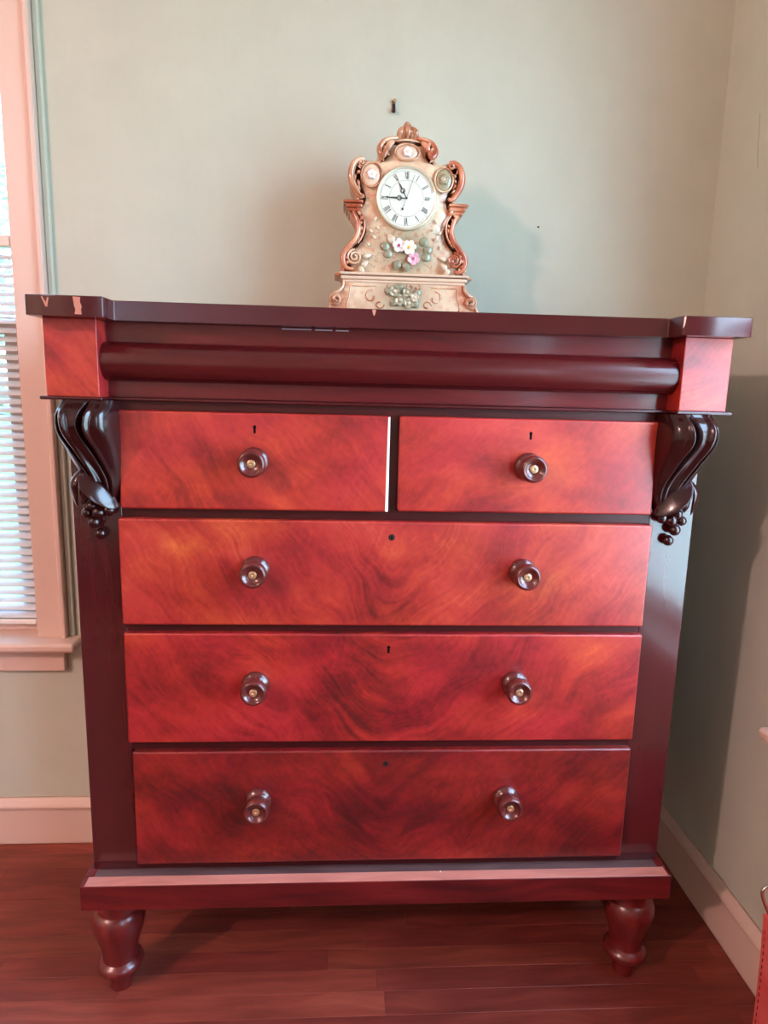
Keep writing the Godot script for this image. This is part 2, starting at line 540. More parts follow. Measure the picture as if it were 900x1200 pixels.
func build_chest() -> void:
	var chest := thing("chest_of_drawers", "tall antique red mahogany chest of drawers with carved brackets and turned feet", "chest of drawers")
	# --- top: a slab that breaks forward over both end blocks
	var s := new_shape()
	var o := PackedVector2Array([Vector2(-0.61, 0.49), Vector2(0.61, 0.49), Vector2(0.61, -0.078), Vector2(0.486, -0.078), Vector2(0.486, -0.027), Vector2(-0.486, -0.027), Vector2(-0.486, -0.078), Vector2(-0.61, -0.078)])
	# outline in (x, -z); pushed upwards
	var lying := Transform3D(Basis(Vector3(1, 0, 0), Vector3(0, 0, -1), Vector3(0, 1, 0)), Vector3.ZERO)
	var fine := PackedVector2Array()
	for i in o.size():                              # every corner doubled, so that it stays crisp with a small round
		var a := o[(i - 1 + o.size()) % o.size()]
		var b := o[(i + 1) % o.size()]
		fine.append(o[i] + (a - o[i]).normalized() * 0.002)
		fine.append(o[i] + (b - o[i]).normalized() * 0.002)
	s.prism(fine, 1.3784, 1.4109, 0.002, lying)
	var top := part("top", s, M.dark_wood, chest)
	for q in [[[-0.5835, 1.4075], [-0.5815, 1.4080], [-0.5765, 1.3985], [-0.5735, 1.4070], [-0.5715, 1.4065], [-0.5745, 1.3915], [-0.5775, 1.3925]], [[-0.5335, 1.4090], [-0.5215, 1.4085], [-0.5225, 1.4010], [-0.5200, 1.3940], [-0.5215, 1.3880], [-0.5205, 1.3812], [-0.5318, 1.3815], [-0.5300, 1.3890], [-0.5320, 1.3950]], [[0.4868, 1.409], [0.4905, 1.4095], [0.4895, 1.397], [0.4868, 1.39]], [[-0.0460, 1.4095], [-0.0390, 1.4095], [-0.0405, 1.4020], [-0.0425, 1.3985], [-0.0445, 1.4030]]]:
		var p := PackedVector2Array()
		for w in q: p.append(Vector2(w[0], w[1]))
		part("chip", new_shape().prism(p, 0.0772 if absf(p[0].x) > 0.4 else 0.0262, 0.0784 if absf(p[0].x) > 0.4 else 0.0274), M.bare_wood, top, Vector3.ZERO, "pale chip of bare wood in the front edge")
	# --- carcass
	for sg in [-1.0, 1.0]:
		part("side_panel", new_shape(true, Vector2(0.3, 0.1 * sg)).box(Vector3(sg * 0.5733, 0.773, -0.245), Vector3(0.020, 0.94, 0.45)), M.dark_wood, chest)
		part("stile", new_shape(true, Vector2(0.13 * sg, 0.2)).box(Vector3(sg * 0.53975, 0.774, -0.011), Vector3(0.0871, 0.938, 0.022), 0.002), M.stile_wood, chest)
		# end block under the overhang, veneered in front
		var bx: float = sg * 0.55575
		part("end_block", new_shape().box(Vector3(bx, 1.31335, -0.215), Vector3(0.0880, 0.1302, 0.512), 0.0015), M.block_wood_left if sg < 0 else M.block_wood_right, chest)
	part("back_panel", new_shape().box(Vector3(0, 0.83, -0.468), Vector3(1.12, 1.09, 0.012)), M.rail_wood, chest)
	var frieze := part("frieze", new_shape(false, Vector2(0.2, 0.31)).box(Vector3(0, 1.3138, -0.020), Vector3(1.022, 0.1288, 0.030)), M.frieze_wood, chest)
	for q in [[-0.205, -0.152, 1.3752], [-0.146, -0.115, 1.3750], [-0.109, -0.086, 1.3748]]:  # three thin pale dashes along the upper edge of the frieze
		part("pale_dash", new_shape().box(Vector3((q[0] + q[1]) / 2, q[2], -0.0050), Vector3(q[1] - q[0], 0.0020, 0.0010), 0.0004, 1), M.dash_grey, frieze, Vector3.ZERO, "thin pale dash under the edge of the top")
	var g: Array = []
	var uvs: Array = []
	for e in [[-0.5115, 0.0], [-0.5115, 1.0], [-0.5115, 1.0], [-0.5, 1.0], [0.5, 1.0], [0.5115, 1.0], [0.5115, 1.0], [0.5115, 0.0]]:
		var row: Array = []
		var ur: Array = []
		for j in 25:
			var a := -PI / 2 - 0.15 + (PI + 0.3) * j / 24
			row.append(Vector3(e[0], 1.3105 + 0.0338 * sin(a) * e[1], -0.002 + 0.0362 * cos(a) * e[1]))
			ur.append(Vector2(e[0], j * 0.004))
		g.append(row); uvs.append(ur)
	part("roll_moulding", new_shape().sheet(g, false, 0, uvs), M.roll_wood, chest)
	# bead under blocks and frieze
	var bead := new_shape(false, Vector2(0, 0.07))
	bead.box(Vector3(0, 1.2456, -0.008), Vector3(1.022, 0.0062, 0.036), 0.0025)
	for sg in [-1.0, 1.0]: bead.box(Vector3(sg * 0.5565, 1.2456, -0.2), Vector3(0.104, 0.0062, 0.502), 0.0028)
	part("bead_moulding", bead, M.dark_wood, chest)
	# rails and the divider
	for q in [[1.2348, 0.0155], [1.0408, 0.0175], [0.8201, 0.0155], [0.5782, 0.0192], [0.3145, 0.0175]]:
		part("rail", new_shape(false, Vector2(q[0], q[0] * 3.0)).box(Vector3(0, q[0], -0.012), Vector3(1.004, q[1], 0.022)), M.rail_wood, chest)
	part("divider", new_shape(true).box(Vector3(0.0005, 1.1385, -0.012), Vector3(0.0165, 0.178, 0.022)), M.rail_wood, chest)
	# --- drawers
	var km := knob_shape()
	var rows := [
		["left", -0.4945, -0.0088, 1.0495, 1.2265, [-0.2535], 1.139, 1.1975, 0.0],
		["right", 0.0092, 0.4940, 1.0510, 1.2270, [0.2500], 1.139, 1.1965, 0.0],
		["second", -0.5003, 0.4985, 0.8280, 1.0315, [-0.2530, 0.2515], 0.9375, 1.0020, 1.0],
		["third", -0.5000, 0.5003, 0.5878, 0.8120, [-0.2540, 0.2500], 0.7100, 0.7810, 0.0],
		["lowest", -0.4935, 0.4998, 0.3236, 0.5690, [-0.2510, 0.2470], 0.4645, 0.5410, 1.0],
	]
	for d in rows:
		var w: float = d[2] - d[1]
		var h: float = d[4] - d[3]
		var f := new_shape()
		f.uv_scale = Vector2(1.0 / w, -1.0 / h)
		f.uv_at = Vector2(-d[1] / w, d[4] / h)
		f.box(Vector3((d[1] + d[2]) / 2, (d[3] + d[4]) / 2, 0.0017), Vector3(w, h, 0.0233), 0.0045, 4)
		var dr := part("drawer", f, M["drawer_" + d[0]], chest, Vector3.ZERO, {"left": "upper left half-width drawer", "right": "upper right half-width drawer", "second": "second drawer from the top, orange flame figure", "third": "third drawer from the top, dark swirl in the middle", "lowest": "lowest and deepest drawer"}[d[0]])
		for kx in d[5]:
			part("knob", km[0], M.turned_wood, dr, Vector3(kx, d[6], 0.0130))
			part("knob_screw", km[1], M.brass, dr, Vector3(kx, d[6], 0.0130), "small brass screw in the hollow of the knob")
		var cx: float = d[5][0] + 0.0015 if d[5].size() == 1 else 0.0
		var kh := new_shape()
		if d[8] > 0.0:
			kh.lathe([[0.0, 0.0], [0.0062, 0.0], [0.0062, 0.0008], [0.0062, 0.0008], [0.005, 0.0011], [0.0, 0.0011]], 20, Transform3D(Basis(Vector3.RIGHT, PI / 2), Vector3(cx, d[7], 0.0128)))
			part("escutcheon", kh, M.iron, dr)
			kh = new_shape()
			kh.box(Vector3(cx, d[7], 0.0138), Vector3(0.0022, 0.0056, 0.0006))
			part("keyhole", kh, M.black_hole, dr)
		else:
			var p := PackedVector2Array()
			for k in 14:
				var a := -0.75 + (PI + 1.5) * k / 13.0
				p.append(Vector2(cx + 0.0031 * cos(a), d[7] + 0.0042 + 0.0031 * sin(a)))
			p.append(Vector2(cx - 0.0021, d[7] - 0.0072)); p.append(Vector2(cx + 0.0021, d[7] - 0.0072))
			kh.prism(p, 0.0128, 0.01345)
			part("keyhole", kh, M.black_hole, dr, Vector3.ZERO, "black keyhole")
		if d[0] == "left":
			var e := PackedVector2Array([Vector2(d[2] - 0.0052, d[3] + 0.0015), Vector2(d[2] - 0.001, d[3] + 0.0005), Vector2(d[2] + 0.0004, d[3] + 0.003), Vector2(d[2] + 0.0004, d[4] - 0.002), Vector2(d[2] - 0.0034, d[4] - 0.002), Vector2(d[2] - 0.0046, d[3] + 0.08)])
			part("worn_edge", new_shape().prism(e, 0.006, 0.0137, 0.0008), M.pale_edge, dr, Vector3.ZERO, "pale edge where the veneer is gone")
	# --- carved brackets
	var body := corbel_body()
	var big := blade(new_shape(true), [Vector3(0.5545, 1.118, 0.026), Vector3(0.542, 1.097, 0.034), Vector3(0.525, 1.079, 0.032), Vector3(0.506, 1.062, 0.022), Vector3(0.4965, 1.054, 0.014)], 0.0195, 0.0032, Vector3(-0.4, 0.5, 0.75).normalized())
	var small := blade(new_shape(true), [Vector3(0.556, 1.120, 0.026), Vector3(0.5665, 1.098, 0.032), Vector3(0.569, 1.076, 0.025), Vector3(0.571, 1.052, 0.012)], 0.0105, 0.0045, Vector3(0.6, 0.1, 0.8).normalized())
	var mid := blade(new_shape(true), [Vector3(0.553, 1.102, 0.022), Vector3(0.552, 1.078, 0.026), Vector3(0.556, 1.058, 0.016)], 0.008, 0.005)
	for sg in [-1.0, 1.0]:
		var c := part("corbel", body if sg > 0 else body.mirrored(), M.carved_wood, chest, Vector3.ZERO, "dark carved scroll bracket with leaves and grapes")
		for l in [big, small, mid]: part("leaf", l if sg > 0 else l.mirrored(), M.carved_wood, c)
		for q in [[0.5320, 1.0420, 0.016, 0.0118], [0.5540, 1.0410, 0.012, 0.0098], [0.5415, 1.0235, 0.014, 0.0112], [0.5325, 1.0020, 0.010, 0.0104], [0.5150, 1.0460, 0.012, 0.0108], [0.5440, 1.0540, 0.014, 0.0098]]:
			part("grape", new_shape(true).ball(Vector3(sg * q[0], q[1], q[2]), Vector3.ONE * q[3], 12, 18), M.carved_wood, c)
	# --- plinth
	part("plinth_ledge", new_shape().box(Vector3(0, 0.2785, -0.2175), Vector3(1.176, 0.0505, 0.497)), M.ledge_wood, chest)
	part("plinth", new_shape().box(Vector3(0, 0.27805, 0.0355), Vector3(1.188, 0.0540, 0.0270), 0.002), M.plinth_wood, chest)
	for sg in [-1.0, 1.0]:
		part("plinth", new_shape().box(Vector3(sg * 0.585, 0.27805, -0.222), Vector3(0.018, 0.0540, 0.486), 0.002), M.plinth_wood, chest)
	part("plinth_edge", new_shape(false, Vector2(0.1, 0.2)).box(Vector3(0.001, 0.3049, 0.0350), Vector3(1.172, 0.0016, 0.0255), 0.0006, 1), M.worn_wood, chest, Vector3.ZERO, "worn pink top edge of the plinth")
	part("lint", new_shape().ball(Vector3(0.118, 0.3066, 0.026), Vector3(0.0016, 0.0012, 0.0016), 6, 8), M.pale_edge, chest)
	# --- turned feet
	var ft := new_shape(true)
	ft.lathe([[0.0, 0.0], [0.0195, 0.0], [0.0195, 0.0], [0.0215, 0.002], [0.0245, 0.028], [0.0268, 0.046], [0.0268, 0.046], [0.0370, 0.0475], [0.0445, 0.052], [0.0468, 0.059], [0.0450, 0.066], [0.0390, 0.071], [0.0360, 0.074], [0.0360, 0.074],
		[0.0350, 0.082], [0.0368, 0.096], [0.0425, 0.120], [0.0500, 0.144], [0.0535, 0.160], [0.0532, 0.174], [0.0490, 0.186], [0.0420, 0.192], [0.0420, 0.192], [0.0400, 0.198], [0.0430, 0.206], [0.0430, 0.2535], [0.0, 0.2535]], 40)
	var fm := ft.mesh()
	for q in [[-0.552, -0.036], [0.552, -0.036], [-0.540, -0.400], [0.540, -0.400]]:
		part("foot", fm, M.foot_wood, chest, Vector3(q[0], 0.0, q[1]), "turned wooden foot")


# ------------------------------------------------------------------ clock
const HALF := [[0.390, 0.0], [0.388, 0.019], [0.386, 0.036], [0.381, 0.050], [0.372, 0.060], [0.361, 0.0625], [0.350, 0.060], [0.343, 0.063], [0.340, 0.074], [0.343, 0.090], [0.343, 0.101], [0.337, 0.111], [0.325, 0.1185], [0.306, 0.1215], [0.288, 0.117], [0.274, 0.109], [0.262, 0.107],
	[0.246, 0.115], [0.236, 0.120], [0.221, 0.110], [0.202, 0.105], [0.182, 0.111], [0.163, 0.127], [0.149, 0.138], [0.134, 0.140], [0.118, 0.136], [0.104, 0.133]]


func half_width(y: float) -> float:
	if y < 0.104: return 0.135 + 0.02 * (1.0 - y / 0.104)
	for i in HALF.size() - 1:
		if y <= HALF[i][0] and y >= HALF[i + 1][0]:
			return lerpf(HALF[i][1], HALF[i + 1][1], (HALF[i][0] - y) / (HALF[i][0] - HALF[i + 1][0]))
	return 0.02


func porcelain() -> ImageTexture:                   # the glaze: blush and cream, rust towards the scrolled edges, sage behind the flowers
	var w := 400
	var h := 440
	var im := Image.create(w, h, false, Image.FORMAT_RGB8)
	var a := noise(90, 14.0, 4)
	var b := noise(91, 60.0, 3)
	var s2 := noise(92, 75.0, 3)
	var s3 := noise(93, 45.0, 2)
	for j in h:
		var y := 0.43 * (1.0 - (j + 0.5) / h)
		var hw := half_width(y)
		for i in w:
			var x := 0.36 * ((i + 0.5) / w - 0.5)
			var k := a.get_noise_2d(x, y)
			var f := b.get_noise_2d(x, y)
			var c := Color8(212, 174, 142).lerp(Color8(232, 210, 176), clampf(0.5 + 0.9 * k, 0, 1))
			var rim := 1.0 - smoothstep(0.006, 0.042, hw - absf(x) + 0.016 * k)
			c = c.lerp(Color8(188, 98, 62), 0.85 * rim * clampf(0.75 + f, 0, 1))
			var sage := exp(-pow((x - 0.004) / 0.062, 2.0) - pow((y - 0.165) / 0.040, 2.0)) + 0.9 * exp(-pow((x + 0.002) / 0.045, 2.0) - pow((y - 0.066) / 0.036, 2.0)) + 0.8 * exp(-pow((x - 0.085) / 0.02, 2.0) - pow((y - 0.305) / 0.025, 2.0))
			c = c.lerp(Color8(138, 136, 108), clampf(0.95 * sage + 0.4 * sage * k, 0, 0.95))
			c = c.lerp(Color8(212, 146, 126), 0.4 * smoothstep(0.15, 0.5, f))
			var spray := smoothstep(0.12, 0.42, s2.get_noise_2d(x, y)) * exp(-pow(absf(x) / 0.085, 4.0)) * smoothstep(0.112, 0.125, y) * (1.0 - smoothstep(0.20, 0.235, y))
			c = c.lerp(Color8(176, 112, 88), 0.6 * spray)
			var vein := absf(s3.get_noise_2d(x, y))
			c = c.lerp(Color8(166, 104, 78), 0.35 * (1.0 - smoothstep(0.0, 0.07, vein)) * rim)
			im.set_pixel(i, j, c)
	return ImageTexture.create_from_image(im)


func spiral(c: Vector3, r0: float, r1: float, a0: float, turns: float, rise := 0.0, k := 30) -> Array:
	var o: Array = []
	for i in k + 1:
		var f := float(i) / k
		var a := a0 + TAU * turns * f
		var r := lerpf(r0, r1, f)
		o.append(c + Vector3(cos(a) * r, sin(a) * r, rise * f))
	return o


func flower(parent: Node3D, c: Vector3, r: float, petals: int, petal: Material, heart: Material, turn := 0.0, lift := 1.0) -> void:
	var head := part("flower", new_shape().ball(c + Vector3(0, 0, 0.001), Vector3(r * 0.5, r * 0.5, r * 0.26), 8, 14), petal, parent)
	for i in petals:
		var a := turn + TAU * i / petals
		var d := Vector3(cos(a), sin(a), 0)
		var s := new_shape()
		var tilt := Basis(Vector3(-d.y, d.x, 0), -0.30 * lift)
		s.ball(c + d * r * 0.58 + Vector3(0, 0, r * 0.16), Vector3(r * 0.42, r * 0.46 if petals < 6 else r * 0.38, r * 0.10), 8, 16, tilt * Basis(Vector3.BACK, a))
		part("petal", s, petal, head)
	part("flower_centre", new_shape().ball(c + Vector3(0, 0, r * 0.28), Vector3(r * 0.24, r * 0.24, r * 0.14), 8, 12), heart, head)


func build_clock() -> void:
	var at := Vector3(0.034, 1.411, -0.30)
	var clock := thing("mantel_clock", "ornate pink and rust porcelain mantel clock with flowers, standing on the chest", "clock", at)
	var glaze := mat("porcelain", Color.WHITE, 0.3, 0.5, porcelain(), 0.22, 0.12)
	var uvs := Vector2(1.0 / 0.36, -1.0 / 0.43)
	# body
	var pts: Array = []
	for q in HALF: pts.append(Vector2(q[1], q[0]))
	for i in range(HALF.size() - 1, 0, -1): pts.append(Vector2(-HALF[i][1], HALF[i][0]))
	var poly := PackedVector2Array(curve(pts, 4, true))
	var s := new_shape(false, Vector2(0.5, 1.0))
	s.uv_scale = uvs
	s.prism(poly, -0.085, 0.0, 0.007, Transform3D.IDENTITY, 5)
	part("case", s, glaze, clock)
	# the pillow of relief that carries dial and flowers
	s = new_shape(false, Vector2(0.5, 1.0))
	s.uv_scale = uvs
	var g: Array = []
	var un: Array = []
	for i in 25:
		var y := 0.112 + 0.262 * i / 24.0
		var row: Array = []; var ur: Array = []
		for j in 25:
			var e := -1.0 + 2.0 * j / 24.0
			var x: float = e * maxf(0.02, (half_width(y) - 0.022))
			var z := -0.004 + 0.010 * (1.0 - pow(absf(e), 3.0)) * smoothstep(0.0, 0.12, i / 24.0) * (1.0 - smoothstep(0.85, 1.0, i / 24.0))
			row.append(Vector3(x, y, z)); ur.append(Vector2(x, y) * uvs + Vector2(0.5, 1.0))
		g.append(row); un.append(ur)
	part("relief_panel", s.sheet(g, false, 0, un), glaze, clock)
	# base: moulded plinth of the clock, with volute feet
	s = new_shape(false, Vector2(0.5, 1.0))
	s.uv_scale = uvs
	var bp := PackedVector2Array(curve([Vector2(0.133, 0.098), Vector2(0.131, 0.084), Vector2(0.139, 0.072), Vector2(0.152, 0.061), Vector2(0.162, 0.048), Vector2(0.165, 0.03), Vector2(0.158, 0.012), Vector2(0.15, 0.0)], 4))
	var bl := bp.duplicate(); bl.reverse()
	for p in bl: bp.append(Vector2(-p.x, p.y))
	s.prism(bp, -0.105, 0.012, 0.006, Transform3D.IDENTITY, 4)
	var base := part("base", s, glaze, clock)
	s = new_shape()
	s.box(Vector3(0, 0.1085, -0.045), Vector3(0.282, 0.006, 0.128), 0.003, 3)
	s.box(Vector3(0, 0.1005, -0.045), Vector3(0.276, 0.008, 0.120), 0.003, 3)
	s.box(Vector3(0, 0.0930, -0.045), Vector3(0.268, 0.005, 0.118), 0.002, 3)
	part("moulding", s, M.rose_blush, base)
	for sg in [-1.0, 1.0]:
		s = new_shape()
		s.tube(spiral(Vector3(sg * 0.1475, 0.054, 0.012), 0.0135, 0.003, PI / 2 + sg * 0.5, -sg * 1.7, 0.008), [0.0038], 10)
		s.tube(curve([Vector3(sg * 0.131, 0.09, 0.011), Vector3(sg * 0.134, 0.078, 0.015), Vector3(sg * 0.142, 0.070, 0.016), Vector3(sg * 0.150, 0.067, 0.014)], 5), [0.0036], 10)
		s.tube(curve([Vector3(sg * 0.158, 0.046, 0.012), Vector3(sg * 0.165, 0.030, 0.012), Vector3(sg * 0.160, 0.012, 0.012)], 5), [0.004], 10)
		part("foot_scroll", s, M.gilt, base)
		s = new_shape()                              # raised panel frames on the base
		s.tube(curve([Vector3(sg * 0.116, 0.084, 0.012), Vector3(sg * 0.119, 0.06, 0.012), Vector3(sg * 0.120, 0.034, 0.012), Vector3(sg * 0.06, 0.030, 0.012)], 5), [0.0016], 8)
		s.tube(curve([Vector3(sg * 0.116, 0.084, 0.012), Vector3(sg * 0.08, 0.083, 0.012), Vector3(sg * 0.06, 0.0845, 0.012)], 5), [0.0016], 8)
		s.tube(spiral(Vector3(sg * 0.070, 0.062, 0.012), 0.0145, 0.005, PI / 2, -sg * 0.8, 0.002), [0.0018], 8)
		s.tube(spiral(Vector3(sg * 0.052, 0.046, 0.012), 0.0100, 0.004, 0.0, sg * 0.8, 0.002), [0.0016], 8)
		part("panel_frame", s, M.gilt, base)
	# finial
	s = new_shape()
	s.lathe([[0.0, 0.380], [0.024, 0.380], [0.025, 0.388], [0.019, 0.3925], [0.0195, 0.398], [0.0185, 0.4035], [0.0120, 0.4070], [0.0100, 0.4110], [0.0105, 0.4160], [0.0080, 0.4220], [0.0035, 0.4270], [0.0, 0.4285]], 24, Transform3D(Basis.from_scale(Vector3(1, 1, 0.55)), Vector3(0, 0, -0.022)))
	blade(s, [Vector3(-0.020, 0.386, -0.006), Vector3(-0.016, 0.400, 0.004), Vector3(-0.006, 0.413, -0.006)], 0.006, 0.003)
	blade(s, [Vector3(0.020, 0.386, -0.006), Vector3(0.016, 0.400, 0.004), Vector3(0.006, 0.413, -0.006)], 0.006, 0.003)
	blade(s, [Vector3(0, 0.388, 0.0), Vector3(0, 0.404, 0.004), Vector3(0, 0.424, -0.012)], 0.006, 0.004)
	part("finial", s, M.gilt, clock)
	# scrolls along both edges
	for sg in [-1.0, 1.0]:
		s = new_shape()                              # crest scroll
		var rd: Array = []
		var c := curve([Vector3(sg * 0.021, 0.388, 0.0), Vector3(sg * 0.038, 0.384, 0.004), Vector3(sg * 0.052, 0.377, 0.005), Vector3(sg * 0.060, 0.364, 0.006), Vector3(sg * 0.057, 0.352, 0.008), Vector3(sg * 0.050, 0.350, 0.010), Vector3(sg * 0.047, 0.357, 0.010), Vector3(sg * 0.051, 0.361, 0.009)], 6)
		for i in c.size(): rd.append(0.0036 + 0.0022 * sin(PI * i / c.size()))
		s.tube(c, rd, 12)
		blade(s, [Vector3(sg * 0.028, 0.380, 0.004), Vector3(sg * 0.040, 0.370, 0.009), Vector3(sg * 0.046, 0.354, 0.006)], 0.0065, 0.003)
		part("crest_scroll", s, M.gilt if sg < 0 else M.rust, clock)
		s = new_shape()                              # ear-shaped scroll beside the medallion
		rd = []
		c = curve([Vector3(sg * 0.090, 0.342, 0.004), Vector3(sg * 0.102, 0.341, 0.006), Vector3(sg * 0.113, 0.331, 0.007), Vector3(sg * 0.1185, 0.312, 0.007), Vector3(sg * 0.116, 0.294, 0.007), Vector3(sg * 0.107, 0.278, 0.006), Vector3(sg * 0.099, 0.268, 0.006), Vector3(sg * 0.090, 0.268, 0.008)], 6)
		for i in c.size(): rd.append(0.0032 + 0.0042 * sin(PI * i / c.size()))
		s.tube(c, rd, 12)
		s.tube(spiral(Vector3(sg * 0.096, 0.334, 0.004), 0.0075, 0.002, 0.0, sg * 1.3, 0.006), [0.0026], 8)
		part("ear_scroll", s, M.gilt if sg < 0 else M.rust, clock)
		# ledge like a small capital
		s = new_shape()
		s.box(Vector3(sg * 0.1130, 0.2555, -0.035), Vector3(0.0430, 0.0060, 0.100), 0.0028, 3)
		s.box(Vector3(sg * 0.1115, 0.2480, -0.035), Vector3(0.0370, 0.0100, 0.092), 0.0045, 3)
		s.box(Vector3(sg * 0.1090, 0.2400, -0.035), Vector3(0.0300, 0.0070, 0.086), 0.003, 3)
		part("ledge", s, M.rust, clock)
		s = new_shape()                              # long S scroll at the waist, curling into a rosette at the hip
		rd = []
		c = curve([Vector3(sg * 0.113, 0.237, 0.004), Vector3(sg * 0.105, 0.222, 0.007), Vector3(sg * 0.1005, 0.203, 0.008), Vector3(sg * 0.105, 0.184, 0.008), Vector3(sg * 0.117, 0.168, 0.007), Vector3(sg * 0.130, 0.153, 0.006), Vector3(sg * 0.1335, 0.137, 0.007), Vector3(sg * 0.126, 0.121, 0.008), Vector3(sg * 0.111, 0.118, 0.009)], 6)
		for i in c.size(): rd.append(0.0034 + 0.0030 * sin(PI * i / c.size()))
		s.tube(c, rd, 12)
		s.tube(curve([Vector3(sg * 0.098, 0.236, 0.006), Vector3(sg * 0.090, 0.222, 0.008), Vector3(sg * 0.088, 0.204, 0.009), Vector3(sg * 0.093, 0.186, 0.009), Vector3(sg * 0.102, 0.172, 0.008)], 6), [0.0022], 8)
		part("waist_scroll", s, M.rust, clock)
		s = new_shape()
		s.tube(spiral(Vector3(sg * 0.108, 0.143, 0.006), 0.0165, 0.002, PI / 2, -sg * 2.1, 0.007, 44), [0.0028], 9)
		part("rosette", s, M.gilt if sg < 0 else M.rust, clock)
		s = new_shape()
		for q in [[0.088, 0.128, 2.4], [0.084, 0.146, 2.9], [0.094, 0.118, 4.0]]:
			var d := Vector3(cos(q[2]) * sg, sin(q[2]), 0.0)
			var p := Vector3(sg * q[0], q[1], 0.006)
			blade(s, [p - d * 0.008, p + Vector3(0, 0, 0.004), p + d * 0.012], 0.0055, 0.0025)
		for q in [[0.075, 0.198, 0.8], [0.068, 0.186, 3.6], [0.060, 0.205, 0.3], [0.079, 0.170, 4.4], [0.066, 0.222, 2.2]]:
			var d := Vector3(cos(q[2]) * sg, sin(q[2]), 0.0)
			var p := Vector3(sg * q[0], q[1], 0.006)
			blade(s, [p - d * 0.005, p + Vector3(0, 0, 0.002), p + d * 0.006], 0.0028, 0.0014)
		part("acanthus", s, M.leaf_cream, clock)
	for sg in [-1.0, 1.0]:                          # gilded leaflets that follow the edge
		for k in 26:
			var y := lerpf(0.122, 0.376, k / 25.0)
			if absf(y - 0.2655) < 0.018: continue
			var x: float = sg * (half_width(y) - rng.randf_range(0.010, 0.020))
			var a := rng.randf_range(0.6, 2.4)
			var d := Vector3(cos(a) * sg, sin(a), 0.0)
			var p := Vector3(x, y, 0.004)
			var r := rng.randf_range(0.0045, 0.0075)
			s = new_shape()
			blade(s, [p - d * r, p + Vector3(sg * 0.0015, 0, 0.0045), p + d * r], rng.randf_range(0.0020, 0.0034), 0.0016)
			part("leaflet", s, M.gilt if rng.randf() < 0.6 else M.rust, clock)
	# three medallions with a rose
	for q in [[-0.001, 0.3575, 0.026, 0.0165, "rose_blush"], [-0.0755, 0.311, 0.0215, 0.024, "rose_blush"], [0.0795, 0.306, 0.0195, 0.024, "petal_sage"]]:
		var cc := Vector3(q[0], q[1], 0.008)
		s = new_shape()
		s.ball(cc - Vector3(0, 0, 0.004), Vector3(q[2] * 0.95, q[3] * 0.95, 0.006), 10, 28)
		var med := part("medallion", s, M.rose_blush if q[0] < 0.05 else M.petal_sage, clock)
		s = new_shape()
		var ring: Array = []
		for k in 36: ring.append(cc + Vector3(cos(TAU * k / 36) * q[2], sin(TAU * k / 36) * q[3], 0.0))
		s.tube(ring, [0.0022], 8, 1.0, Vector3(0, 0, 1), true)
		part("medallion_rim", s, M.gilt, med)
		for k in 5:
			var a := TAU * k / 5 + 0.3
			s = new_shape()
			var d := Vector3(cos(a), sin(a), 0)
			blade(s, [cc + d * 0.001 + Vector3(0, 0, 0.002), cc + d * 0.006 + Vector3(0, 0, 0.006), cc + d * 0.0115 + Vector3(0, 0, 0.002)], 0.0055, 0.0022, Vector3(0, 0, 1), 0.65)
			part("petal", s, M.petal_white if q[0] < 0.05 else M.petal_sage, med)
		part("rose_heart", new_shape().ball(cc + Vector3(0, 0, 0.005), Vector3(0.004, 0.004, 0.003), 8, 12), M.rose_blush, med)
	# dial
	var dc := Vector3(0.0, 0.2655, 0.0)
	var R := 0.0645
	var fwd := Transform3D(Basis(Vector3.RIGHT, PI / 2), dc)
	s = new_shape()
	s.lathe([[R + 0.001, 0.0], [R + 0.001, 0.010], [R, 0.0135], [R - 0.002, 0.0150], [R - 0.0045, 0.0140], [R - 0.005, 0.0125], [R - 0.005, 0.0125], [R - 0.006, 0.0105]], 64, fwd)
	part("bezel", s, M.bezel_gold, clock)
	s = new_shape()
	s.lathe([[0.0, 0.0], [R - 0.004, 0.0], [R - 0.004, 0.0], [R - 0.004, 0.0105], [R - 0.004, 0.0105], [0.0, 0.0105]], 64, fwd)
	var dial := part("dial", s, M.dial_white, clock)
	for q in [0.0555, 0.0365]:
		s = new_shape()
		s.lathe([[q - 0.00035, 0.0104], [q - 0.00035, 0.0108], [q + 0.00035, 0.0108], [q + 0.00035, 0.0104]], 64, fwd)
		part("chapter_ring", s, M.grey_ink, dial)
	var numerals := ["XII", "I", "II", "III", "IIII", "V", "VI", "VII", "VIII", "IX", "X", "XI"]
	for k in 12:
		var a := PI / 2 - TAU * k / 12.0
		s = new_shape()
		var pen := 0.0
		var strokes: Array = []                      # [x0, y0, x1, y1, thickness] with y along the radius
		for ch in numerals[k]:
			if ch == "I":
				strokes.append([pen + 0.0009, 0.0, pen + 0.0009, 1.0, 0.0013]); pen += 0.0024
			elif ch == "V":
				strokes.append([pen + 0.0004, 1.0, pen + 0.0026, 0.0, 0.0014]); strokes.append([pen + 0.0046, 1.0, pen + 0.0028, 0.0, 0.0006]); pen += 0.0052
			else:
				strokes.append([pen + 0.0004, 1.0, pen + 0.0042, 0.0, 0.0014]); strokes.append([pen + 0.0042, 1.0, pen + 0.0004, 0.0, 0.0006]); pen += 0.0048
		var out := Vector2(cos(a), sin(a))
		var across := Vector2(out.y, -out.x)
		for q in strokes:
			var p0: Vector2 = out * (0.0390 + 0.0145 * q[1]) + across * (q[0] - pen / 2)
			var p1: Vector2 = out * (0.0390 + 0.0145 * q[3]) + across * (q[2] - pen / 2)
			var sd: Vector2 = (p1 - p0).orthogonal().normalized() * q[4] / 2
			s.prism(PackedVector2Array([p0 + sd, p1 + sd, p1 - sd, p0 - sd]), 0.0104, 0.0109, 0.0, Transform3D(Basis.IDENTITY, dc))
		part("numeral", s, M.ink, dial)
